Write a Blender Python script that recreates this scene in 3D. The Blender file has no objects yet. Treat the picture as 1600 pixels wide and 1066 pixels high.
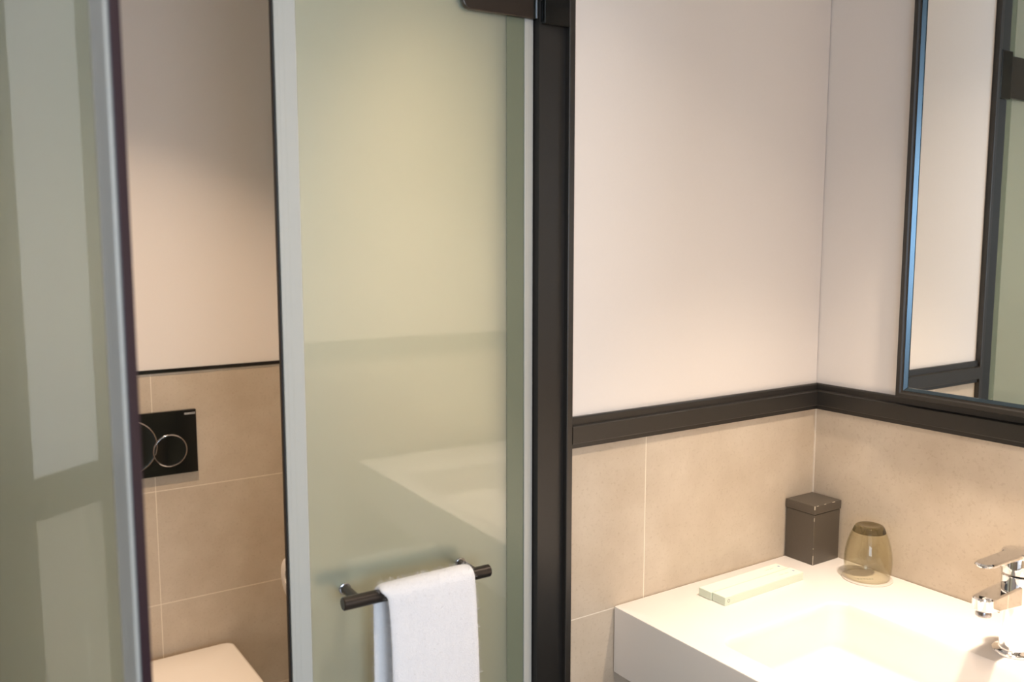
import bpy, bmesh, math, random
from mathutils import Vector, Matrix
random.seed(4)
C = bpy.context.scene.collection
S = bpy.context.scene
PI = math.pi

# ------------------------------------------------------------------ camera
F_PX = 1395.0
PITCH = math.atan(161 / F_PX)
YAW = math.atan(940 / 1404)            # the +Y axis lies this far left of the view direction
cam_d = bpy.data.cameras.new('camera')
cam = bpy.data.objects.new('camera', cam_d); C.objects.link(cam)
cam_d.sensor_width = 36; cam_d.lens = F_PX / 1600 * 36
cam.location = (0, 0, 1.48)
cam.rotation_euler = (PI / 2 - PITCH, 0, -YAW)
cam_d.clip_start = 0.02
cam_d.dof.use_dof = True
cam_d.dof.focus_distance = 1.62
cam_d.dof.aperture_fstop = 4.0
S.camera = cam

# ------------------------------------------------------------------ world, light, exposure
w = bpy.data.worlds.new('world'); S.world = w; w.use_nodes = True
w.node_tree.nodes['Background'].inputs['Color'].default_value = (0.62, 0.78, 1.0, 1)
w.node_tree.nodes['Background'].inputs['Strength'].default_value = 1.0
S.view_settings.view_transform = 'Standard'
S.view_settings.look = 'None'
S.view_settings.exposure = 0.2
S.view_settings.gamma = 1.0
S.view_settings.use_curve_mapping = False
S.cycles.max_bounces = 10
S.cycles.diffuse_bounces = 5
S.cycles.glossy_bounces = 6
S.cycles.transmission_bounces = 8
S.cycles.sample_clamp_indirect = 6.0
S.cycles.blur_glossy = 0.5

def area(name, loc, rot, size, power, col, shape='DISK', size_y=None, spread=None):
    l = bpy.data.lights.new(name, 'AREA'); l.shape = shape; l.size = size
    if size_y: l.size_y = size_y
    if spread: l.spread = spread
    l.energy = power; l.color = col
    o = bpy.data.objects.new(name, l); C.objects.link(o)
    o.location = loc; o.rotation_euler = rot
    return o

WARM = (1.0, 0.83, 0.66)
# daylight from the bedroom window behind the camera (real opening, see wall_bedroom_window)
area('window_daylight', (0.1, -3.95, 1.5), (PI / 2, 0, 0), 2.2, 102, (0.74, 0.86, 1.0), 'RECTANGLE', 1.7)
area('added_side_light', (-2.14, -2.55, 1.55), (PI / 2, 0, -PI / 2), 1.7, 36, (0.62, 0.80, 1.0), 'RECTANGLE', 1.3)  # added cool side light, unseen; gives the mirror lip its blue highlight
LAMPS = [  # x, y, power, spread: recessed ceiling spots (fixtures are built further down)
    (1.22, 0.44, 7.0, 1.2), (0.62, 0.44, 4.4, 1.9), (0.34, 1.62, 7.8, 1.6)]
CEIL = 2.40
for i, (x, y, p, sp) in enumerate(LAMPS):
    area('downlight_lamp', (x, y, CEIL - 0.012), (0, 0, 0), 0.09, p, WARM if i < 2 else (1.0, 0.73, 0.50), 'DISK', None, sp)

# ------------------------------------------------------------------ materials
def mat(name):
    m = bpy.data.materials.new(name); m.use_nodes = True
    return m, m.node_tree, m.node_tree.nodes['Principled BSDF']
def pbr(name, col, rough=0.5, metal=0.0, spec=0.5, **k):
    m, nt, b = mat(name)
    b.inputs['Base Color'].default_value = (*col, 1)
    b.inputs['Roughness'].default_value = rough
    b.inputs['Metallic'].default_value = metal
    b.inputs['Specular IOR Level'].default_value = spec
    for kk, v in k.items(): b.inputs[kk.replace('_', ' ')].default_value = v
    return m
def add_noise(m, scale, amt_col=0.0, bump=0.0, detail=4, rough_amt=0.0, dist=0.001):
    nt = m.node_tree; b = nt.nodes['Principled BSDF']
    tc = nt.nodes.new('ShaderNodeTexCoord'); n = nt.nodes.new('ShaderNodeTexNoise')
    n.inputs['Scale'].default_value = scale; n.inputs['Detail'].default_value = detail
    nt.links.new(tc.outputs['Object'], n.inputs['Vector'])
    if amt_col:
        c = b.inputs['Base Color'].default_value[:]
        mx = nt.nodes.new('ShaderNodeMix'); mx.data_type = 'RGBA'
        mx.inputs['A'].default_value = tuple(v * (1 - amt_col) for v in c[:3]) + (1,)
        mx.inputs['B'].default_value = tuple(min(1, v * (1 + amt_col)) for v in c[:3]) + (1,)
        nt.links.new(n.outputs['Fac'], mx.inputs['Factor']); nt.links.new(mx.outputs['Result'], b.inputs['Base Color'])
    if bump:
        bp = nt.nodes.new('ShaderNodeBump'); bp.inputs['Strength'].default_value = bump; bp.inputs['Distance'].default_value = dist
        nt.links.new(n.outputs['Fac'], bp.inputs['Height']); nt.links.new(bp.outputs['Normal'], b.inputs['Normal'])
    return m

M = {}
M['plaster'] = add_noise(pbr('plaster', (0.83, 0.775, 0.735), 0.55, spec=0.25), 220, 0.01, 0.05)
M['ceiling'] = pbr('ceiling_paint', (0.83, 0.81, 0.78), 0.8)
M['black'] = add_noise(pbr('black_metal', (0.014, 0.013, 0.012), 0.42, spec=0.55), 300, 0.10, 0.04)
M['bronze'] = add_noise(pbr('bronze_black_metal', (0.024, 0.021, 0.018), 0.36, spec=0.6), 260, 0.12, 0.03)
M['gloss_black'] = pbr('gloss_black', (0.006, 0.007, 0.007), 0.12, spec=0.5)
M['chrome'] = pbr('chrome', (0.92, 0.92, 0.93), 0.04, 1.0)
M['chrome_dark'] = pbr('dark_chrome', (0.42, 0.42, 0.44), 0.18, 1.0)
M['lip'] = pbr('polished_lip', (0.10, 0.145, 0.18), 0.22, 1.0)  # blue of reflected daylight partly put into the metal colour
M['bar'] = pbr('gunmetal', (0.055, 0.045, 0.038), 0.28, 0.6)
M['white_solid'] = pbr('solid_surface', (0.78, 0.735, 0.70), 0.42, spec=0.35)
M['ceramic'] = pbr('ceramic', (0.87, 0.84, 0.81), 0.12, spec=0.5)
M['mirror'] = pbr('mirror_silver', (0.93, 0.95, 0.935), 0.0, 1.0)
M['boxbrown'] = add_noise(pbr('box_brown', (0.115, 0.098, 0.080), 0.36, 0.4, spec=0.6), 900, 0.18, 0.06)
M['boxedge'] = pbr('box_worn_edge', (0.50, 0.44, 0.36), 0.5)
M['paper_green'] = pbr('pale_green_card', (0.66, 0.73, 0.61), 0.6)
M['paper_white'] = pbr('pale_card', (0.80, 0.82, 0.73), 0.6)
M['ink_tan'] = pbr('ink_tan', (0.72, 0.60, 0.46), 0.7)
M['ink_blue'] = pbr('ink_blue', (0.30, 0.36, 0.50), 0.7)
M['ink_grey'] = pbr('ink_grey', (0.35, 0.36, 0.30), 0.7)
M['ink_silver'] = pbr('ink_silver', (0.75, 0.75, 0.75), 0.5)
M['coaster'] = pbr('coaster_card', (0.60, 0.54, 0.48), 0.7)
M['tissue'] = add_noise(pbr('toilet_paper', (0.85, 0.82, 0.78), 0.9), 150, 0.03, 0.2)
M['floor'] = add_noise(pbr('floor_tile', (0.20, 0.165, 0.13), 0.45), 6, 0.15, 0.05)
M['magnet'] = pbr('magnet_purple', (0.022, 0.009, 0.016), 0.4)
M['magnet_black'] = pbr('magnet_black', (0.004, 0.004, 0.004), 0.5)
M['lampface'] = None

def tile(name, axis, u0, wu, z0, hz, seed):
    m, nt, b = mat(name)
    L = nt.links.new; N = nt.nodes.new
    g = N('ShaderNodeNewGeometry'); sp = N('ShaderNodeSeparateXYZ'); L(g.outputs['Position'], sp.inputs[0])
    def line(sock, o, width):
        a = N('ShaderNodeMath'); a.operation = 'SUBTRACT'; L(sock, a.inputs[0]); a.inputs[1].default_value = o - 50 * width
        d = N('ShaderNodeMath'); d.operation = 'DIVIDE'; L(a.outputs[0], d.inputs[0]); d.inputs[1].default_value = width
        fr = N('ShaderNodeMath'); fr.operation = 'FRACT'; L(d.outputs[0], fr.inputs[0])
        s = N('ShaderNodeMath'); s.operation = 'SUBTRACT'; L(fr.outputs[0], s.inputs[0]); s.inputs[1].default_value = 0.5
        ab = N('ShaderNodeMath'); ab.operation = 'ABSOLUTE'; L(s.outputs[0], ab.inputs[0])
        gt = N('ShaderNodeMath'); gt.operation = 'GREATER_THAN'; L(ab.outputs[0], gt.inputs[0]); gt.inputs[1].default_value = 0.5 - 0.0009 / width
        return gt.outputs[0], d.outputs[0]
    lu, du = line(sp.outputs[axis], u0, wu); lz, dz = line(sp.outputs[2], z0, hz)
    mx = N('ShaderNodeMath'); mx.operation = 'MAXIMUM'; L(lu, mx.inputs[0]); L(lz, mx.inputs[1])
    # mottled limestone look
    mp = N('ShaderNodeMapping'); mp.inputs['Location'].default_value = (seed, seed * 2.3, 0); L(g.outputs['Position'], mp.inputs[0])
    n1 = N('ShaderNodeTexNoise'); n1.inputs['Scale'].default_value = 5.5; n1.inputs['Detail'].default_value = 7; n1.inputs['Roughness'].default_value = 0.62; L(mp.outputs[0], n1.inputs['Vector'])
    r1 = N('ShaderNodeValToRGB'); L(n1.outputs['Fac'], r1.inputs[0])
    r1.color_ramp.elements[0].position = 0.30; r1.color_ramp.elements[0].color = (0.50, 0.41, 0.31, 1)
    r1.color_ramp.elements[1].position = 0.70; r1.color_ramp.elements[1].color = (0.64, 0.55, 0.445, 1)
    n2 = N('ShaderNodeTexNoise'); n2.inputs['Scale'].default_value = 190; n2.inputs['Detail'].default_value = 5; L(mp.outputs[0], n2.inputs['Vector'])
    r2 = N('ShaderNodeValToRGB'); L(n2.outputs['Fac'], r2.inputs[0])
    r2.color_ramp.elements[0].position = 0.30; r2.color_ramp.elements[0].color = (0.78, 0.73, 0.68, 1)
    r2.color_ramp.elements[1].position = 0.44; r2.color_ramp.elements[1].color = (1, 1, 1, 1)
    ml = N('ShaderNodeMix'); ml.data_type = 'RGBA'; ml.blend_type = 'MULTIPLY'; ml.inputs['Factor'].default_value = 0.45
    L(r1.outputs[0], ml.inputs['A']); L(r2.outputs[0], ml.inputs['B'])
    mc = N('ShaderNodeMix'); mc.data_type = 'RGBA'; L(mx.outputs[0], mc.inputs['Factor']); L(ml.outputs['Result'], mc.inputs['A']); mc.inputs['B'].default_value = (0.84, 0.76, 0.64, 1)
    L(mc.outputs['Result'], b.inputs['Base Color'])
    b.inputs['Roughness'].default_value = 0.42; b.inputs['Specular IOR Level'].default_value = 0.35
    inv = N('ShaderNodeMath'); inv.operation = 'SUBTRACT'; inv.inputs[0].default_value = 1; L(mx.outputs[0], inv.inputs[1])
    bp = N('ShaderNodeBump'); bp.inputs['Strength'].default_value = 0.5; bp.inputs['Distance'].default_value = 0.0006; L(inv.outputs[0], bp.inputs['Height']); L(bp.outputs[0], b.inputs['Normal'])
    return m
M['tile_a'] = tile('tile_back', 0, 1.0246, 0.585, 0.853, 0.2905, 3.1)
M['tile_b'] = tile('tile_right', 1, 1.1172, 0.585, 0.853, 0.2905, 7.7)
M['tile_t'] = tile('tile_toilet', 0, 0.467, 0.585, 0.853, 0.2925, 1.4)
M['tile_s'] = tile('tile_side', 1, 1.5, 0.585, 0.853, 0.2925, 9.4)

def frosted():
    m, nt, b = mat('frosted_glass')
    b.inputs['Base Color'].default_value = (0.80, 0.87, 0.72, 1)
    b.inputs['Roughness'].default_value = 0.39
    b.inputs['IOR'].default_value = 1.45
    b.inputs['Transmission Weight'].default_value = 0.79
    b.inputs['Coat Weight'].default_value = 1.0
    b.inputs['Coat Roughness'].default_value = 0.012
    b.inputs['Coat IOR'].default_value = 1.78
    return m
M['frosted'] = frosted()
def thin_glass(name, tint, ior=1.5, rough=0.0):
    m, nt, b = mat(name); nt.nodes.remove(b); L = nt.links.new; N = nt.nodes.new
    out = nt.nodes['Material Output']
    t = N('ShaderNodeBsdfTransparent'); t.inputs[0].default_value = (*tint, 1)
    g = N('ShaderNodeBsdfGlossy'); g.inputs['Roughness'].default_value = rough
    lw = N('ShaderNodeLayerWeight'); lw.inputs['Blend'].default_value = 0.5
    p = N('ShaderNodeMath'); p.operation = 'POWER'; L(lw.outputs['Facing'], p.inputs[0]); p.inputs[1].default_value = 4.0
    f = N('ShaderNodeMapRange'); L(p.outputs[0], f.inputs['Value']); f.inputs['To Min'].default_value = 0.035; f.inputs['To Max'].default_value = 0.55
    mx = N('ShaderNodeMixShader'); L(f.outputs[0], mx.inputs[0]); L(t.outputs[0], mx.inputs[1]); L(g.outputs[0], mx.inputs[2]); L(mx.outputs[0], out.inputs['Surface'])
    return m
M['smoke'] = thin_glass('smoky_glass', (0.955, 0.94, 0.875), 1.25)
M['smoke_base'] = pbr('smoky_glass_base', (0.30, 0.26, 0.15), 0.02, Transmission_Weight=1.0, IOR=1.45)
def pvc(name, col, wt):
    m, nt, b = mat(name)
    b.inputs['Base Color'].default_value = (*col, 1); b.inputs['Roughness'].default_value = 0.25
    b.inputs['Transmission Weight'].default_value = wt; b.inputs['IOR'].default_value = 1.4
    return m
M['pvc'] = pvc('clear_seal', (0.60, 0.60, 0.56), 0.25)
M['green_strip'] = pvc('green_margin_strip', (0.25, 0.28, 0.20), 0.35)
M['glass_edge'] = pvc('glass_edge', (0.10, 0.15, 0.11), 0.3)
def towel_mat():
    m = pbr('terry', (0.80, 0.79, 0.81), 0.95, spec=0.1, Sheen_Weight=0.5)
    return add_noise(m, 700, 0.05, 0.6, 2, dist=0.0012)
M['towel'] = towel_mat()
def emit(name, col, s):
    m, nt, b = mat(name); b.inputs['Emission Color'].default_value = (*col, 1); b.inputs['Emission Strength'].default_value = s
    b.inputs['Base Color'].default_value = (0, 0, 0, 1)
    return m
M['lampface'] = emit('lamp_lens', WARM, 12)

# ------------------------------------------------------------------ mesh helpers
def bx(bm, x0, x1, y0, y1, z0, z1, bev=0.0, seg=2):
    t = bmesh.new(); bmesh.ops.create_cube(t, size=1)
    for v in t.verts:
        v.co = Vector(((x0 + x1) / 2 + v.co.x * (x1 - x0), (y0 + y1) / 2 + v.co.y * (y1 - y0), (z0 + z1) / 2 + v.co.z * (z1 - z0)))
    if bev: bmesh.ops.bevel(t, geom=t.edges[:], offset=bev, segments=seg, profile=0.5, affect='EDGES')
    merge(bm, t)
def merge(bm, t, mtx=None):
    if mtx is not None: bmesh.ops.transform(t, matrix=mtx, verts=t.verts[:])
    me = bpy.data.meshes.new('tmp'); t.to_mesh(me); t.free(); bm.from_mesh(me); bpy.data.meshes.remove(me)
def loops(bm, rings, cap0=True, cap1=True):
    vs = [[bm.verts.new(p) for p in r] for r in rings]
    n = len(rings[0])
    for a, b in zip(vs, vs[1:]):
        for i in range(n):
            bm.faces.new((a[i], a[(i + 1) % n], b[(i + 1) % n], b[i]))
    if cap0: bm.faces.new(vs[0][::-1])
    if cap1: bm.faces.new(vs[-1])
    return vs
def lathe(bm, prof, cx=0, cy=0, cz=0, n=48, axis='Z', cap0=True, cap1=True):
    rings = []
    for r, h in prof:
        ring = []
        for i in range(n):
            a = 2 * PI * i / n
            if axis == 'Z': ring.append(Vector((cx + r * math.cos(a), cy + r * math.sin(a), cz + h)))
            elif axis == 'X': ring.append(Vector((cx + h, cy + r * math.cos(a), cz + r * math.sin(a))))
            else: ring.append(Vector((cx + r * math.sin(a), cy + h, cz + r * math.cos(a))))
        rings.append(ring)
    loops(bm, rings, cap0, cap1)
def rrect(x0, x1, y0, y1, r, z, n=6):
    pts = []
    for (cx, cy, a0) in ((x1 - r, y1 - r, 0), (x0 + r, y1 - r, PI / 2), (x0 + r, y0 + r, PI), (x1 - r, y0 + r, 1.5 * PI)):
        for i in range(n + 1):
            a = a0 + PI / 2 * i / n
            pts.append(Vector((cx + r * math.cos(a), cy + r * math.sin(a), z)))
    return pts
def prism(bm, poly, fn0, fn1):
    loops(bm, [[fn0(*p) for p in poly], [fn1(*p) for p in poly]])
def obj(name, bm, m, parent=None, smooth=None, loc=None):
    bmesh.ops.remove_doubles(bm, verts=bm.verts[:], dist=1e-6)
    bmesh.ops.recalc_face_normals(bm, faces=bm.faces[:])
    me = bpy.data.meshes.new(name); bm.to_mesh(me); bm.free()
    me.materials.append(M[m] if isinstance(m, str) else m)
    if smooth is not None:
        me.shade_smooth()
        me.set_sharp_from_angle(angle=math.radians(smooth))
    o = bpy.data.objects.new(name, me); C.objects.link(o)
    if parent:
        o.parent = parent
    if loc: o.location = loc
    return o
def centre(o):
    """put the object's origin at its base centre"""
    xs = [v.co.x for v in o.data.vertices]; ys = [v.co.y for v in o.data.vertices]; zs = [v.co.z for v in o.data.vertices]
    c = Vector(((min(xs) + max(xs)) / 2, (min(ys) + max(ys)) / 2, min(zs)))
    o.data.transform(Matrix.Translation(-c)); o.location = c
    return o
def tag(o, label, cat, group=None, kind=None):
    o['label'] = label; o['category'] = cat
    if group: o['group'] = group
    if kind: o['kind'] = kind
    return o
def thing(name, label, cat, loc=(0, 0, 0), rotz=0, group=None, kind=None):
    o = bpy.data.objects.new(name, None); C.objects.link(o); o.empty_display_size = 0.05
    o.location = loc; o.rotation_euler = (0, 0, rotz)
    return tag(o, label, cat, group, kind)
def struct(o, label, cat): return tag(o, label, cat, kind='structure')
def box_obj(name, m, dims, parent=None, bev=0.0):
    bm = bmesh.new(); bx(bm, *dims, bev=bev); return obj(name, bm, m, parent)
FONT = {'G':'011 100 101 101 011','E':'111 100 110 100 111','B':'110 101 110 101 110','R':'110 101 110 101 101','I':'111 010 010 010 111','T':'111 010 010 010 010',
        'C':'011 100 100 100 011','O':'010 101 101 101 010','M':'101 111 111 101 101','A':'010 101 111 101 101','S':'011 100 010 001 110','N':'101 111 111 111 101','L':'100 100 100 100 111','H':'101 101 111 101 101',
        '1':'000 110 010 110 000','2':'000 011 110 011 000','3':'000 101 111 010 000','4':'000 010 111 110 000'}   # 1-4: illegible small print strokes
def pixel_text(bm, txt, o, du, dv, dn, h):
    """tiny raised letters; o origin, du/dv unit vectors, dn normal*thickness"""
    o, du, dv, dn = Vector(o), Vector(du), Vector(dv), Vector(dn); px = h / 5
    for k, ch in enumerate(txt):
        rows = FONT.get(ch, '').split()
        for r, row in enumerate(rows):
            for c_, bit in enumerate(row):
                if bit == '1':
                    p = o + du * px * (k * 4 + c_) + dv * px * (4 - r)
                    q = [p, p + du * px, p + du * px + dv * px, p + dv * px]
                    loops(bm, [q, [v + dn for v in q]])

# ------------------------------------------------------------------ room dimensions
XB, YA, YT = 1.4763, 1.1176, 2.29
TB, TT = 1.1437, 1.195      # dado trim bottom and top
YO = -0.07                  # face of the opposite wall
HX0, HX1, YD = 0.018, 0.796, 1.13

def wall(name, x0, x1, y0, y1, label, tilem, faces, z1=CEIL, tile_t=0.0):
    """plaster wall with a tiled lower half; faces lists the tiled sides"""
    bm = bmesh.new(); bx(bm, x0, x1, y0, y1, 0, z1); o = obj(name, bm, 'plaster')
    struct(o, label, 'wall')
    t = 0.0015
    for f in faces:
        if f == '-y': d = (x0, x1, y0 - t, y0 + .001, 0, TB + .01)
        if f == '+y': d = (x0, x1, y1 - .001, y1 + t, 0, TB + .01)
        if f == '-x': d = (x0 - t, x0 + .001, y0, y1, 0, TB + .01)
        if f == '+x': d = (x1 - .001, x1 + t, y0, y1, 0, TB + .01)
        box_obj('wall_tiles', tilem, d, o)
    return o
wall('wall_back', 0.857, XB, YA + .0015, YA + .12, 'white plaster wall over beige tiles, between black post and corner', 'tile_a', ['-y'])
wall('wall_right', XB + .0015, XB + .12, YO - .12, YA + .12, 'wall behind the sink carrying the black framed mirror', 'tile_b', ['-x'])
wall('wall_toilet', -0.65, 0.80, YT + .0015, YT + .12, 'far beige tiled toilet wall holding the flush plate', 'tile_t', ['-y'])
wall('wall_toilet_right', 0.80, 0.856, YA + .12, YT + .12, 'side wall of the toilet compartment behind the right glass door', 'tile_s', ['-x'])
wall('wall_toilet_left', -0.77, -0.65, YA + .12, YT + .12, 'left side wall of the toilet compartment', 'tile_s', ['+x'])
wall('wall_left_stub', -0.18, -0.07, YA + .0015, YA + .12, 'short wall piece left of the toilet doorway', 'tile_a', ['-y'])
wall('wall_back_left', -1.0, -0.215, YA + .0015, YA + .12, 'back wall continuing left of the toilet doorway', 'tile_a', ['-y'])
wall('wall_opposite', 0.62, XB, YO - .12, YO, 'tiled wall opposite the toilet doors, reflected in their glass', 'tile_a', ['+y'])
wall('wall_opposite_left', -1.0, -0.5, YO - .12, YO, 'wall left of the bathroom entrance', 'tile_a', ['+y'])
wall('wall_left', -1.12, -1.0, YO - .12, YA + .12, 'left end wall of the bathroom', 'tile_s', ['+x'])
struct(box_obj('wall_lintel', 'plaster', (-0.07, 0.857, YA + .0015, YA + .12, 2.27, CEIL)), 'lintel over the glass double doors', 'wall')
struct(box_obj('floor', 'floor', (-2.2, 2.2, -4.12, YT + .12, -0.1, 0)), 'brown stone floor', 'floor')
struct(box_obj('ceiling', 'ceiling', (-2.2, 2.2, -4.12, YT + .12, CEIL, CEIL + .1)), 'white ceiling', 'ceiling')
# bedroom behind the camera
bm = bmesh.new()
for d in ((-4.0, -3.4, 0, CEIL), (-1.7, YO - .12, 0, CEIL), (-3.4, -1.7, 0, .9), (-3.4, -1.7, 2.2, CEIL)):  # gap in this wall is added to let the side light in
    bx(bm, -2.2, -2.1, d[0], d[1], d[2], d[3])
struct(obj('wall_bedroom_left', bm, 'plaster'), 'left bedroom wall behind the camera, with an opening added for the side light', 'wall')
wf = bmesh.new()
for d in ((-3.4, -3.36, .9, 2.2), (-1.74, -1.7, .9, 2.2), (-3.4, -1.7, .9, .94), (-3.4, -1.7, 2.16, 2.2)):
    bx(wf, -2.13, -2.10, d[0], d[1], d[2], d[3])
struct(obj('added_side_frame', wf, 'black'), 'added frame round the unseen side light', 'window')  # frame added around the side light, out of view
struct(box_obj('wall_bedroom_right', 'plaster', (2.1, 2.2, -4.0, YO - .12, 0, CEIL)), 'right bedroom wall behind the camera', 'wall')
struct(box_obj('wall_bedroom_bath_left', 'plaster', (-2.1, -1.0, YO - .12, YO, 0, CEIL)), 'bedroom wall left of bathroom', 'wall')
struct(box_obj('wall_bedroom_bath_right', 'plaster', (XB + .12, 2.1, YO - .12, YO, 0, CEIL)), 'bedroom wall right of bathroom', 'wall')
bm = bmesh.new()
for d in ((-2.2, -1.0, 0, CEIL), (1.2, 2.2, 0, CEIL), (-1.0, 1.2, 0, 0.6), (-1.0, 1.2, 2.3, CEIL)):
    bx(bm, d[0], d[1], -4.1, -4.0, d[2], d[3])
struct(obj('wall_bedroom_window', bm, 'plaster'), 'bedroom wall with the window opening', 'wall')
wf = bmesh.new()
for d in ((-1.0, -0.95, .6, 2.3), (1.15, 1.2, .6, 2.3), (-1.0, 1.2, .6, .65), (-1.0, 1.2, 2.25, 2.3), (.075, .125, .6, 2.3)):
    bx(wf, d[0], d[1], -4.08, -4.02, d[2], d[3])
struct(obj('window_1', wf, 'black'), 'bedroom window frame behind the camera', 'window')

# dado trim -----------------------------------------------------------
PROF = [(0, TB), (.0055, TB), (.0062, TB + .0005), (.0062, 1.1515), (.0115, 1.1525), (.0125, 1.1535), (.0125, 1.1800), (.0115, 1.1812), (.0060, 1.1828), (.0060, 1.1925), (.0050, 1.1950), (0, TT)]
def trim(name, kind, a, b, face, sgn, label):
    bm = bmesh.new()
    if kind == 'x':   # runs along x at y = face, sticking out towards sgn y
        prism(bm, PROF, lambda d, z: Vector((a, face + sgn * d, z)), lambda d, z: Vector((b, face + sgn * d, z)))
    else:
        prism(bm, PROF, lambda d, z: Vector((face + sgn * d, a, z)), lambda d, z: Vector((face + sgn * d, b, z)))
    return struct(obj(name, bm, 'bronze'), label, 'trim')
trim('trim_1', 'x', 0.857, XB - .0062, YA, -1, 'black moulded dado trim on the wall beside the post')
trim('trim_2', 'y', YO, YA, XB, -1, 'black moulded dado trim running under the mirror')
trim('trim_3', 'x', 0.62, XB - .013, YO, 1, 'black dado trim on the opposite wall')
trim('trim_4', 'x', -0.18, -0.07, YA, -1, 'black dado trim on the short left wall')
trim('trim_5', 'x', -1.0, -0.215, YA, -1, 'black dado trim on the far left wall')
# thin flat strip in the toilet
struct(box_obj('trim_6', 'gloss_black', (-0.65, 0.80, YT - .004, YT + .002, 1.1495, 1.1585)), 'thin black strip over the toilet wall tiles', 'trim')
# white grout line in the corner
struct(box_obj('trim_7', pbr('corner_grout', (0.74, 0.66, 0.56), 0.7), (XB - .0022, XB + .0005, YA - .0022, YA + .0005, .86, TB)), 'pale grout line in the tiled corner', 'trim')

# door posts ----------------------------------------------------------
def post(name, x0, x1, flange_side, label):
    bm = bmesh.new()
    bx(bm, x0, x1, 1.116, YA + .12, 0, 2.27)
    o = struct(obj(name, bm, 'black'), label, 'door frame')
    fx = (x1 - .012, x1) if flange_side > 0 else (x0, x0 + .012)
    box_obj('frame_flange', 'bronze', (fx[0], fx[1], 1.106, 1.118, 0, 2.27), o, 0.0015)
    return o
post('trim_8', HX1, 0.857, 1, 'black metal door post between glass door and wall')
post('trim_9', -0.07, HX0 - .004, -1, 'black metal door post left of the doorway')
struct(box_obj('trim_10', 'black', (-0.215, -0.18, 1.108, YA + .12, 0, CEIL)), 'black vertical profile at the end of the short wall', 'trim')
struct(box_obj('trim_11', 'black', (HX0 - .004, HX1, 1.12, YA + .12, 2.245, 2.27)), 'black head of the door frame', 'door frame')

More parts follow.
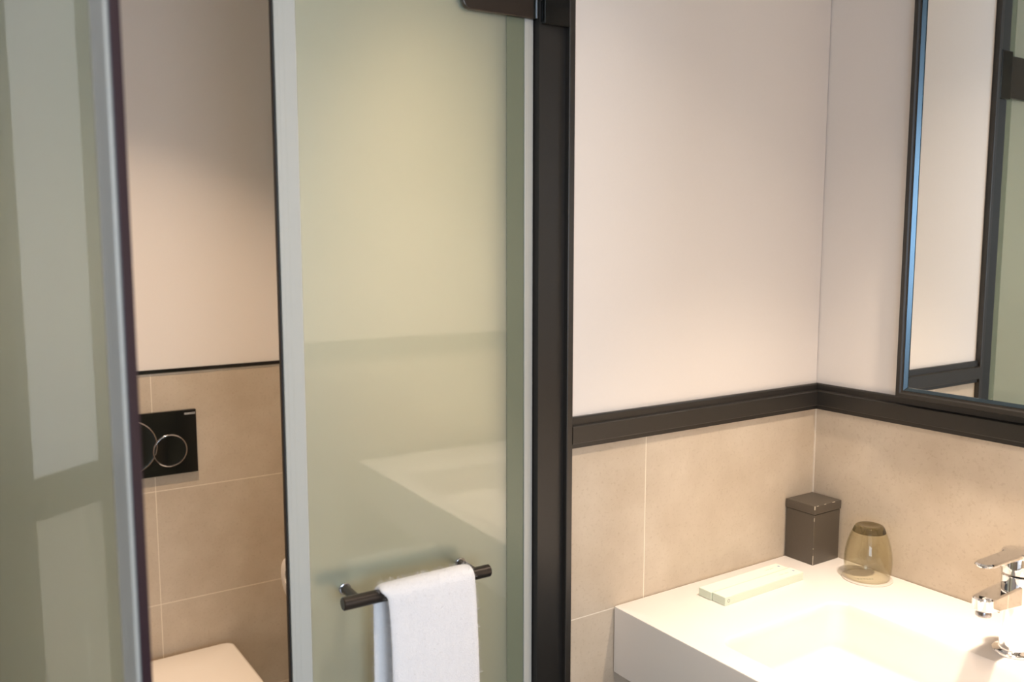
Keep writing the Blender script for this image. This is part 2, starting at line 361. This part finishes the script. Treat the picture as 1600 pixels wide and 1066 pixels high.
# ------------------------------------------------------------------ glass doors
# local frame: x runs from the hinge (0) to the free tip, y = 0 is the room face of the glass, +y behind it
def leaf(name, label, hinge, ang, L, tipw, pvcw, magm, mirror=1):
    """mirror = -1 for the leaf whose free tip points to -x when closed"""
    t = thing(name, label, 'door', (hinge[0], hinge[1], 0.0), ang, kind='structure')
    s = mirror
    X = lambda a, b: (min(s * a, s * b), max(s * a, s * b))
    z0, z1 = 0.012, 2.235
    g0, g1 = 0.018, L - tipw - 0.004
    box_obj('glass_pane', 'frosted', (*X(g0, g1), 0, .008, z0, z1), t, 0.0006)
    # free edge seal: clear lips on both faces, web and magnet strip
    bm = bmesh.new()
    bx(bm, *X(L - tipw - pvcw, L - tipw - pvcw * .42), -.0022, -.0006, z0, z1, .0005)
    bx(bm, *X(L - tipw - pvcw * .45, L - tipw - pvcw * .18), -.0034, -.0006, z0, z1, .0008)
    bx(bm, *X(L - tipw - pvcw * .2, L - tipw), -.0040, .0080, z0, z1, .0010)
    bx(bm, *X(L - tipw - pvcw, L - tipw - .004), .0086, .0094, z0, z1, .0003)
    obj('edge_seal', bm, 'pvc', t)
    box_obj('magnet_strip', magm, (*X(L - tipw, L), -.0010, .0085, z0, z1), t, .0006)
    # hinge side: plain dark green strip along the margin, and clear seal
    box_obj('hinge_margin', 'green_strip', (*X(.018, .049), -.0012, -.0002, z0, z1), t)
    bm = bmesh.new()
    bx(bm, *X(.0105, .0185), -.0035, .0115, z0, z1, .001)
    bx(bm, *X(.0050, .0108), -.0025, .0105, z0, z1, .001)
    bx(bm, *X(.0015, .0042), -.0005, .0085, z0, z1, .0005)
    obj('hinge_seal', bm, 'pvc', t)
    # clamp hinges
    for hz in (0.25, 1.803):
        h0 = hz; h1 = hz + .095
        bm = bmesh.new()
        for (ya, yb) in ((-.0095, -.0012), (.0092, .0175)):
            pts = []
            a, b = .040, .127
            r = .014
            prof = [(a - .001, h0)]
            for i in range(9):
                an = -PI / 2 + PI / 2 * i / 8
                prof.append((b - r + r * math.cos(an), h0 + r + r * math.sin(an)))
            for i in range(9):
                an = PI / 2 * i / 8
                prof.append((b - r + r * math.cos(an), h1 - r + r * math.sin(an)))
            prof += [(a - .001, h1), (.006, h1), (.006, h0)]
            prof.pop(0)
            tb = bmesh.new()
            loops(tb, [[Vector((s * p[0], ya, p[1])) for p in prof], [Vector((s * p[0], yb, p[1])) for p in prof]])
            bmesh.ops.recalc_face_normals(tb, faces=tb.faces[:])
            es = [e for e in tb.edges if abs(e.verts[0].co.y - e.verts[1].co.y) < 1e-6]
            bmesh.ops.bevel(tb, geom=es, offset=.0014, segments=2, profile=.5, affect='EDGES')
            merge(bm, tb)
        h = obj('hinge', bm, 'bar', t, 12)
        bm = bmesh.new()
        lathe(bm, [(.0058, h0 - .0), (.0062, h0 + .001), (.0062, h1 - .001), (.0058, h1)], s * .0005, -.0065, 0, 20)
        obj('hinge_pin', bm, 'gloss_black', h, 40)
        bm = bmesh.new()
        bx(bm, *X(-.050, -.003), -.024, -.0155, h0 - .008, h1 + .004, .0015)
        bx(bm, *X(-.012, -.003), -.0165, -.004, h0 - .004, h1, .001)
        obj('hinge_plate', bm, 'gloss_black', h)
    # back to back pull handle
    zb = .989
    f0, f1 = .133, .319
    for side, yb in ((-1, -.050), (1, .058)):
        bm = bmesh.new()
        lathe(bm, [(.0080, 0), (.0092, .0012), (.0092, .2298), (.0080, .231)], s * (f0 - .022) if s > 0 else -(f0 - .022) - .231, yb, zb, 32, 'X')
        hnd = obj('pull_bar', bm, 'bar', t, 30)
        for fx in (f0, f1):
            bm = bmesh.new()
            ya, yc = (-.050, -.0035) if side < 0 else (.0115, .058)
            lathe(bm, [(.0066, ya), (.0066, yc)], s * fx, 0, zb, 24, 'Y')
            st = obj('standoff', bm, 'bar', hnd, 30)
            bm = bmesh.new()
            ya, yc = (-.0036, -.0004) if side < 0 else (.0084, .0116)
            lathe(bm, [(.0072, ya), (.0085, ya + .0006), (.0085, yc - .0004), (.0080, yc)], s * fx, 0, zb, 24, 'Y')
            obj('washer', bm, 'chrome_dark', hnd, 30)
    return t
# right leaf, closed apart from a degree, its free tip towards -x
leaf('door_1', 'closed frosted glass door leaf on the right with towel bar', (HX1, YD), -math.radians(1.27), 0.400, .002, .029, 'magnet_black', -1)
# left leaf, swung open towards the camera
leaf('door_2', 'open frosted glass door leaf at the far left with purple edge strip', (HX0, YD), -math.radians(72), 0.3890, .002, .026, 'magnet', 1)

# ------------------------------------------------------------------ towel over the bar
def towel():
    bm = bmesh.new()
    yb, zb, r = YD - .050, .989, .0092
    nx = 26
    path = []
    zbot = .60
    # centre line of the drape: back bottom -> over the bar -> front bottom
    R = r + .0052
    for i in range(22): path.append((yb + R + .001, zbot + .09 + (zb - zbot - .09) * i / 22))
    for i in range(13):
        a = PI * i / 12
        path.append((yb + R * math.cos(a), zb + R * math.sin(a)))
    for i in range(1, 25): path.append((yb - R - .0075 * (1 - math.exp(-i / 5)), zb - (zb - zbot) * i / 24))
    def th(x_n):   # half thickness, swelling into the rounded side folds
        return .0050
    rings = []
    for k, (py, pz) in enumerate(path):
        # normal
        a = path[max(0, k - 1)]; b = path[min(len(path) - 1, k + 1)]
        ty, tz = b[0] - a[0], b[1] - a[1]; l = math.hypot(ty, tz); ny, nz = -tz / l, ty / l
        front = k > 28
        q = max(0, (k - 34)) / 24
        x0 = .5005 + (.0105 * (1 - math.exp(-(k - 31) / 2.2)) if k > 31 else 0); x1 = .651 + .006 * q
        if k < 22: x0 -= .001; x1 += .002
        ring = []
        for j in range(nx + 1):
            u = j / nx; x = x0 + (x1 - x0) * u
            e = math.sqrt(max(0, 1 - (2 * abs(u - .5)) ** 10)) * .0050
            wv = .0016 * math.sin(u * 9 + .8) * q + .0006 * math.sin(u * 23 + k * .3)
            ring.append(Vector((x, py + ny * (e + wv), pz + nz * (e + wv))))
        for j in range(nx - 1, 0, -1):
            u = j / nx; x = x0 + (x1 - x0) * u
            e = math.sqrt(max(0, 1 - (2 * abs(u - .5)) ** 10)) * .0045
            ring.append(Vector((x, py - ny * e, pz - nz * e)))
        rings.append(ring)
    loops(bm, rings)
    o = obj('hand_towel', bm, 'towel')
    o.data.shade_smooth()
    m = o.modifiers.new('sub', 'SUBSURF'); m.levels = 2; m.render_levels = 2
    tx = bpy.data.textures.new('terry_tex', 'CLOUDS'); tx.noise_scale = .0022
    d = o.modifiers.new('pile', 'DISPLACE'); d.texture = tx; d.strength = .0005; d.mid_level = .5
    centre(o)
    tag(o, 'white terry hand towel hanging over the black bar of the glass door', 'towel')
    # short terry fibres
    ps = o.modifiers.new('fibres', 'PARTICLE_SYSTEM').particle_system.settings
    ps.type = 'HAIR'; ps.count = 26000; ps.hair_length = .0022; ps.use_advanced_hair = True
    ps.hair_step = 2; ps.brownian_factor = .0; ps.factor_random = .0012
    ps.root_radius = .12; ps.tip_radius = .08; ps.radius_scale = .0016 / 1.0
    return o
towel()

# ------------------------------------------------------------------ washbasin
ZC = .8572
def sink():
    bm = bmesh.new()
    x0, x1, y0, y1 = .956, XB - .0015, -.035, YA - .0015
    bx0, bx1, by0, by1 = 1.004, 1.294, .165, .922
    n = 8
    R = lambda ins, r, z: rrect(x0 + ins, x1 - ins, y0 + ins, y1 - ins, r, z, n)
    # basin: inset per side, steeper at the back, sloping at the ends
    def B(f, z, r): return rrect(bx0 + .014 * f, bx1 - .018 * f, by0 + .012 * f, by1 - .010 * f, r, z, n)
    rings = [R(.0, .003, .7407), R(0, .003, ZC - .0025), R(.0007, .003, ZC - .0007), R(.0025, .003, ZC)]
    rings += [rrect(bx0 - .004, bx1 + .004, by0 - .004, by1 + .004, .030, ZC, n), rrect(bx0 - .001, bx1 + .001, by0 - .001, by1 + .001, .028, ZC - .0008, n), rrect(bx0 + .001, bx1 - .001, by0 + .0015, by1 - .0015, .027, ZC - .004, n)]
    for k in range(1, 7):
        f = k / 6; rings.append(B(f, ZC - .004 - .064 * f, .026))
    for k in range(1, 6):      # soft fillet down to the floor
        a = PI / 2 * k / 5; rr = .012
        d = rr * (1 - math.cos(a))
        rings.append(rrect(bx0 + .014 + d, bx1 - .018 - d, by0 + .012 + d, by1 - .010 - d, .024, ZC - .068 - rr * math.sin(a), n))
    rings.append(rrect(1.13, 1.17, .52, .56, .015, ZC - .086, n))
    loops(bm, rings)
    o = obj('washbasin', bm, 'white_solid', None, 40)
    tag(o, 'long white wall-mounted washbasin slab with a sunken rectangular bowl', 'sink')
    bm = bmesh.new()
    lathe(bm, [(.031, 0), (.031, .002), (.028, .0035), (.004, .0045)], 1.15, .54, ZC - .0855, 40)
    obj('drain_cover', bm, 'chrome', o, 30)
    return o
sink()

# ------------------------------------------------------------------ tap
def tap():
    t = thing('basin_tap', 'chrome single lever mixer tap standing on the sink ledge', 'tap', (1.347, .650, ZC))
    bm = bmesh.new()
    lathe(bm, [(.0275, 0), (.0285, .0015), (.0280, .0040), (.0260, .0058), (.0205, .0066), (.0195, .0075)], n=64)
    obj('base_ring', bm, 'chrome', t, 35)
    bm = bmesh.new()
    lathe(bm, [(.0192, .004), (.0192, .02), (.0200, .06), (.0212, .095), (.0220, .118), (.0222, .1215), (.0215, .1225)], n=64)
    obj('body', bm, 'chrome', t, 35)
    # spout, a flat rounded tongue towards the bowl
    def tongue(bm, length, w0, w1, z0, z1, thick_tip, drop):
        rows = []
        N = 22
        outline = []
        for i in range(N + 1):
            a = PI / 2 + PI * i / N
            outline.append((-(length - w1) + w1 * math.cos(a), w1 * math.sin(a)))
        outline = [(0.0, w0)] + outline + [(0.0, -w0)]
        b = .0022
        def ring(ins, top):
            r = []
            for (x, y) in outline:
                k = min(1, -x / length); zt = z1 - drop * k; zb = z0 + (z1 - thick_tip - z0) * k - drop * k
                sc = 1 - ins / max(.001, w1)
                r.append(Vector((x * (1 - ins / length), y * sc, zt if top == 2 else (zt - b if top == 1 else (zb + b if top == -1 else zb)))))
            return r
        loops(bm, [ring(b, -2), ring(0, -1), ring(0, 1), ring(b, 2)])
    bm = bmesh.new(); tongue(bm, .107, .0160, .0150, .078, .111, .019, .003)
    sp = obj('spout', bm, 'chrome', t, 40)
    bm = bmesh.new(); lathe(bm, [(.0100, -.0), (.0108, .001), (.0108, .009), (.0100, .0105)], -.090, 0, .079, 40)
    obj('aerator', bm, 'chrome_dark', sp, 35)
    bm = bmesh.new()
    lathe(bm, [(.0205, .1245), (.0218, .1255), (.0222, .133), (.0222, .1500), (.0205, .1535), (.010, .155)], n=64)
    obj('cartridge_cap', bm, 'chrome', t, 35)
    bm = bmesh.new(); tongue(bm, .108, .0150, .0135, .1500, .1590, .0055, -.001)
    tb = bmesh.new(); lathe(tb, [(.0215, .1500), (.0232, .152), (.0232, .1572), (.0215, .1592), (.006, .1596)], n=48); merge(bm, tb)
    obj('lever', bm, 'chrome', t, 40)
tap()

# ------------------------------------------------------------------ lidded box
def lidbox():
    x0, x1, y0, y1 = 1.3925, 1.4715, 1.0475, 1.1145
    t = thing('tissue_canister', 'dark brown square lidded box standing in the sink corner', 'box', ((x0 + x1) / 2, (y0 + y1) / 2, ZC))
    hx, hy = (x1 - x0) / 2, (y1 - y0) / 2
    box_obj('box_body', 'boxbrown', (-hx + .001, hx - .001, -hy + .001, hy - .001, 0, .099), t, .0008)
    lid = box_obj('lid', 'boxbrown', (-hx - .0006, hx + .0006, -hy - .0006, hy + .0006, .1000, .1165), t, .0008)
    # worn pale edges
    for (za, zb) in ((.0008, .019), (.032, .034), (.0865, .0935)):
        bm = bmesh.new(); bx(bm, -hx + .0008, -hx + .0018, -hy + .0008, -hy + .0018, za, zb)
        obj('worn_edge', bm, 'boxedge', t)['label'] = 'pale worn paint along the front edge'
    bm = bmesh.new()
    for (a, b) in ((-.034, -.029), (-.012, -.007), (.012, .020)):
        bx(bm, a, b, -hy - .0008, -hy + .0004, .1156, .1168)
    bx(bm, -hx - .0009, -hx + .0008, -hy - .0009, -hy + .0008, .1100, .1168)
    obj('worn_rim', bm, 'boxedge', lid)
lidbox()

# ------------------------------------------------------------------ slim cartons
def carton(corner, ang, L, W, H, label):
    t = thing('toiletry_carton', label, 'box', (corner[0], corner[1], ZC), ang, group='slim pale green cartons on the sink')
    box_obj('carton_body', 'paper_green', (0, L, 0, W, 0, H), t, .0008)
    bm = bmesh.new(); bx(bm, .0012, L - .0012, .0012, W - .0012, H - .0004, H + .00015)
    obj('top_panel', bm, 'paper_white', t)
    bm = bmesh.new()
    pixel_text(bm, '1234 2413', (L - .048, W * .45, H + .0001), (1, 0, 0), (0, 1, 0), (0, 0, .0002), .0034)
    obj('printed_text', bm, 'ink_tan', t)
    bm = bmesh.new(); lathe(bm, [(.0024, 0), (.0024, .0002)], L - .0095, W * .52, H + .0001, 20)
    obj('printed_dot', bm, 'ink_blue', t)
    return t
c_ang = 0.015
cA = carton((1.1118, 1.0090), c_ang, .208, .0290, .0150, 'slim pale green carton nearer the sink bowl, ring mark on its side')
bm = bmesh.new()
ring = bmesh.new(); lathe(ring, [(.0020, 0), (.0030, 0), (.0030, -.0003), (.0020, -.0003)], .0085, 0, .0080, 20, 'Y', False, False); merge(bm, ring)
obj('ring_mark', bm, 'ink_grey', cA)
carton((1.1095, 1.0392), c_ang, .206, .0290, .0145, 'slim pale green carton nearer the tiled wall')

# ------------------------------------------------------------------ tumbler on a coaster
TX, TY = 1.4270, .9535
bm = bmesh.new(); lathe(bm, [(.0440, 0), (.0445, .0004), (.0445, .0014), (.0440, .0018)], n=64)
co = obj('coaster', bm, 'coaster', None, 40, (TX - .002, TY - .001, ZC)); tag(co, 'thin round grey card coaster under the upturned glass', 'coaster')
bm = bmesh.new()
rs = Matrix.Rotation(-YAW, 3, 'Z')
pixel_text(bm, '143241', Vector((0, 0, .0018)) + rs @ Vector((-.021, -.012, 0)), rs @ Vector((1, 0, 0)), rs @ Vector((0, 1, 0)), (0, 0, .0002), .0065)
obj('printed_text', bm, 'ink_grey', co)
t = thing('tumbler', 'smoky olive glass tumbler standing upside down by the brown box', 'glass', (TX, TY, ZC + .0019))
outer = [(.0385, 0), (.0395, .004), (.0412, .014), (.0420, .026), (.0418, .038), (.0405, .050), (.0380, .063), (.0345, .075), (.0310, .084), (.0275, .0905)]
inner = [(r - .0016, h) for r, h in outer[::-1]]
bm = bmesh.new(); lathe(bm, outer + inner[0:] , n=72, cap0=False, cap1=False)
bm.verts.ensure_lookup_table()
obj('glass_wall', bm, 'smoke', t, 60)
bm = bmesh.new(); lathe(bm, [(.0010, .0850), (.0180, .0852), (.0250, .0862), (.0292, .0868), (.0283, .0895), (.0262, .0945), (.0240, .0975), (.0205, .0988), (.0140, .0975), (.0010, .0965)], n=72)
obj('glass_base', bm, 'smoke_base', t, 60)['label'] = 'thick dark glass bottom facing up'

# ------------------------------------------------------------------ mirror
def mirror():
    ya, yb = -.03, .930; za, zb = 1.1965, 2.12; fw_ = .018
    t = thing('wall_mirror', 'large black framed mirror on the wall over the sink', 'mirror', (XB, (ya + yb) / 2, za))
    y_ = lambda v: v - (ya + yb) / 2
    z_ = lambda v: v - za
    bm = bmesh.new()
    prof = [(0, 0), (-.026, 0), (-.028, .001), (-.028, .008), (-.0262, .0105), (-.0262, .0135), (-.0240, .0135), (0, .0135)]
    # picture-frame ring: profile (depth x, inset) swept round the rectangle with mitres
    corners = [(ya, za, 1, 1), (yb, za, -1, 1), (yb, zb, -1, -1), (ya, zb, 1, -1)]
    rings = [[Vector((px, y_(cy + sy * ins), z_(cz + sz * ins))) for (px, ins) in prof] for (cy, cz, sy, sz) in corners]
    vs = [[bm.verts.new(p) for p in r] for r in rings]
    k = len(prof)
    for i in range(4):
        a, b = vs[i], vs[(i + 1) % 4]
        for j in range(k): bm.faces.new((a[j], a[(j + 1) % k], b[(j + 1) % k], b[j]))
    obj('frame', bm, 'bronze', t)
    bm = bmesh.new()
    lip = [(-.0255, .0135), (-.0258, .0142), (-.0219, .0190), (-.0200, .0192), (-.0200, .0135)]
    vs = [[bm.verts.new(Vector((px, y_(cy + sy * ins), z_(cz + sz * ins)))) for (px, ins) in lip] for (cy, cz, sy, sz) in corners]
    k = len(lip)
    for i in range(4):
        a, b = vs[i], vs[(i + 1) % 4]
        for j in range(k): bm.faces.new((a[j], a[(j + 1) % k], b[(j + 1) % k], b[j]))
    obj('inner_lip', bm, 'lip', t)['label'] = 'polished inner lip, bluish daylight partly tinted into its metal'
    e = fw_ - .0005
    bm = bmesh.new()
    bx(bm, -.0195, -.001, y_(ya + e), y_(yb - e), z_(za + e), z_(zb - e))
    obj('mirror_glass', bm, 'mirror', t)
mirror()

# ------------------------------------------------------------------ flush plate
def flush():
    px0, px1, pz0, pz1 = .323, .569, .893, 1.0535
    t = thing('flush_plate', 'glossy black dual flush plate with round buttons on the tiled wall', 'flush plate', ((px0 + px1) / 2, YT, pz0))
    ox, oz = (px0 + px1) / 2, pz0
    X = lambda v: v - ox
    Z = lambda v: v - oz
    box_obj('plate', 'gloss_black', (X(px0), X(px1), -.0125, 0, 0, pz1 - pz0), t, .0015)
    for (cx, cz, r) in ((.407, .9735, .0665), (.503, .9550, .0405)):
        bm = bmesh.new()
        front = -.0150 if r < .05 else -.0140
        lathe(bm, [(r - .0032, -.010), (r - .0036, front), (r - .006, front + .0004)], X(cx), 0, Z(cz), 64, 'Y')
        b = obj('flush_button', bm, 'gloss_black', t, 40)
        bm = bmesh.new()
        lathe(bm, [(r - .0032, -.0115), (r - .0036, front + .0002), (r - .0022, front - .0012), (r + .0000, front - .0006), (r + .0012, front + .0012), (r + .0016, -.0115)], X(cx), 0, Z(cz), 72, 'Y', False, False)
        obj('button_ring', bm, 'chrome_dark', b, 60)
    bm = bmesh.new()
    pixel_text(bm, 'GEBERIT', (X(.5405), -.0125, Z(1.0415)), (1, 0, 0), (0, 0, 1), (0, -.0004, 0), .0048)
    obj('logo_lettering', bm, 'ink_silver', t)
flush()

# ------------------------------------------------------------------ toilet
def toilet():
    cx = .446
    t = thing('toilet', 'white wall-hung toilet with its lid closed', 'toilet', (cx, YT, 0))
    def outline(hw, back, length, z, n=40, rc=.022):
        pts = []
        # front half ellipse then back corners
        straight = length * .45
        for i in range(n + 1):
            a = -PI * i / n
            pts.append(Vector((hw * math.cos(a), -(back + straight) + (length - straight) * math.sin(a), z)))
        for k, (sx) in enumerate((-1, 1)):
            for i in range(7):
                a = (PI - PI / 2 * i / 6) if sx < 0 else (PI / 2 - PI / 2 * i / 6)
                pts.append(Vector((sx * (hw - rc) + rc * math.cos(a), -(back + rc) + rc * math.sin(a), z)))
        return pts
    bm = bmesh.new()
    rings = [outline(.10, .0, .33, .10), outline(.135, .0, .42, .16), outline(.165, .0, .50, .27), outline(.178, .0, .53, .36), outline(.180, .0, .535, .388), outline(.176, .002, .53, .392)]
    loops(bm, rings); obj('bowl', bm, 'ceramic', t, 50)
    bm = bmesh.new(); loops(bm, [outline(.182, .030, .505, .3935), outline(.186, .027, .510, .396), outline(.186, .027, .510, .405), outline(.183, .029, .507, .4075)]); obj('seat', bm, 'ceramic', t, 40)
    bm = bmesh.new(); loops(bm, [outline(.184, .024, .512, .4085), outline(.189, .021, .517, .411), outline(.1895, .020, .518, .424), outline(.187, .022, .515, .4285), outline(.181, .028, .507, .4305), outline(.09, .12, .30, .4325)]); obj('lid', bm, 'ceramic', t, 50)
toilet()

# ------------------------------------------------------------------ toilet roll on a holder
t = thing('toilet_roll_holder', 'black arm on the toilet side wall holding the roll', 'roll holder', (.7985, 1.95, .704))
bm = bmesh.new(); lathe(bm, [(.022, -.008), (.022, 0)], 0, 0, 0, 32, 'X'); obj('wall_disc', bm, 'black', t, 40)
bm = bmesh.new(); lathe(bm, [(.007, -.116), (.007, -.006)], 0, 0, 0, 20, 'X'); obj('arm', bm, 'black', t, 40)
bm = bmesh.new()
lathe(bm, [(.018, .0), (.044, .0), (.0462, .0015), (.0462, .0985), (.044, .1), (.018, .1), (.018, 0)], 0, 0, 0, 48, 'X', False, False)
o = obj('toilet_roll', bm, 'tissue', None, 40, (.6775, 1.95, .704 - .0108)); tag(o, 'white toilet roll peeking out beside the right glass door', 'toilet roll')

# ------------------------------------------------------------------ recessed ceiling spots
names = ['recessed ceiling spot over the sink bowl', 'recessed ceiling spot over the bathroom floor', 'recessed ceiling spot over the toilet']
for (x, y, p, sp), lb in zip(LAMPS, names):
    t = thing('ceiling_spot', lb, 'ceiling light', (x, y, CEIL))
    bm = bmesh.new(); lathe(bm, [(.036, -.001), (.036, -.004), (.050, -.004), (.052, 0), (.036, 0)], 0, 0, 0, 40, 'Z', False, False); obj('spot_ring', bm, 'black', t, 40)
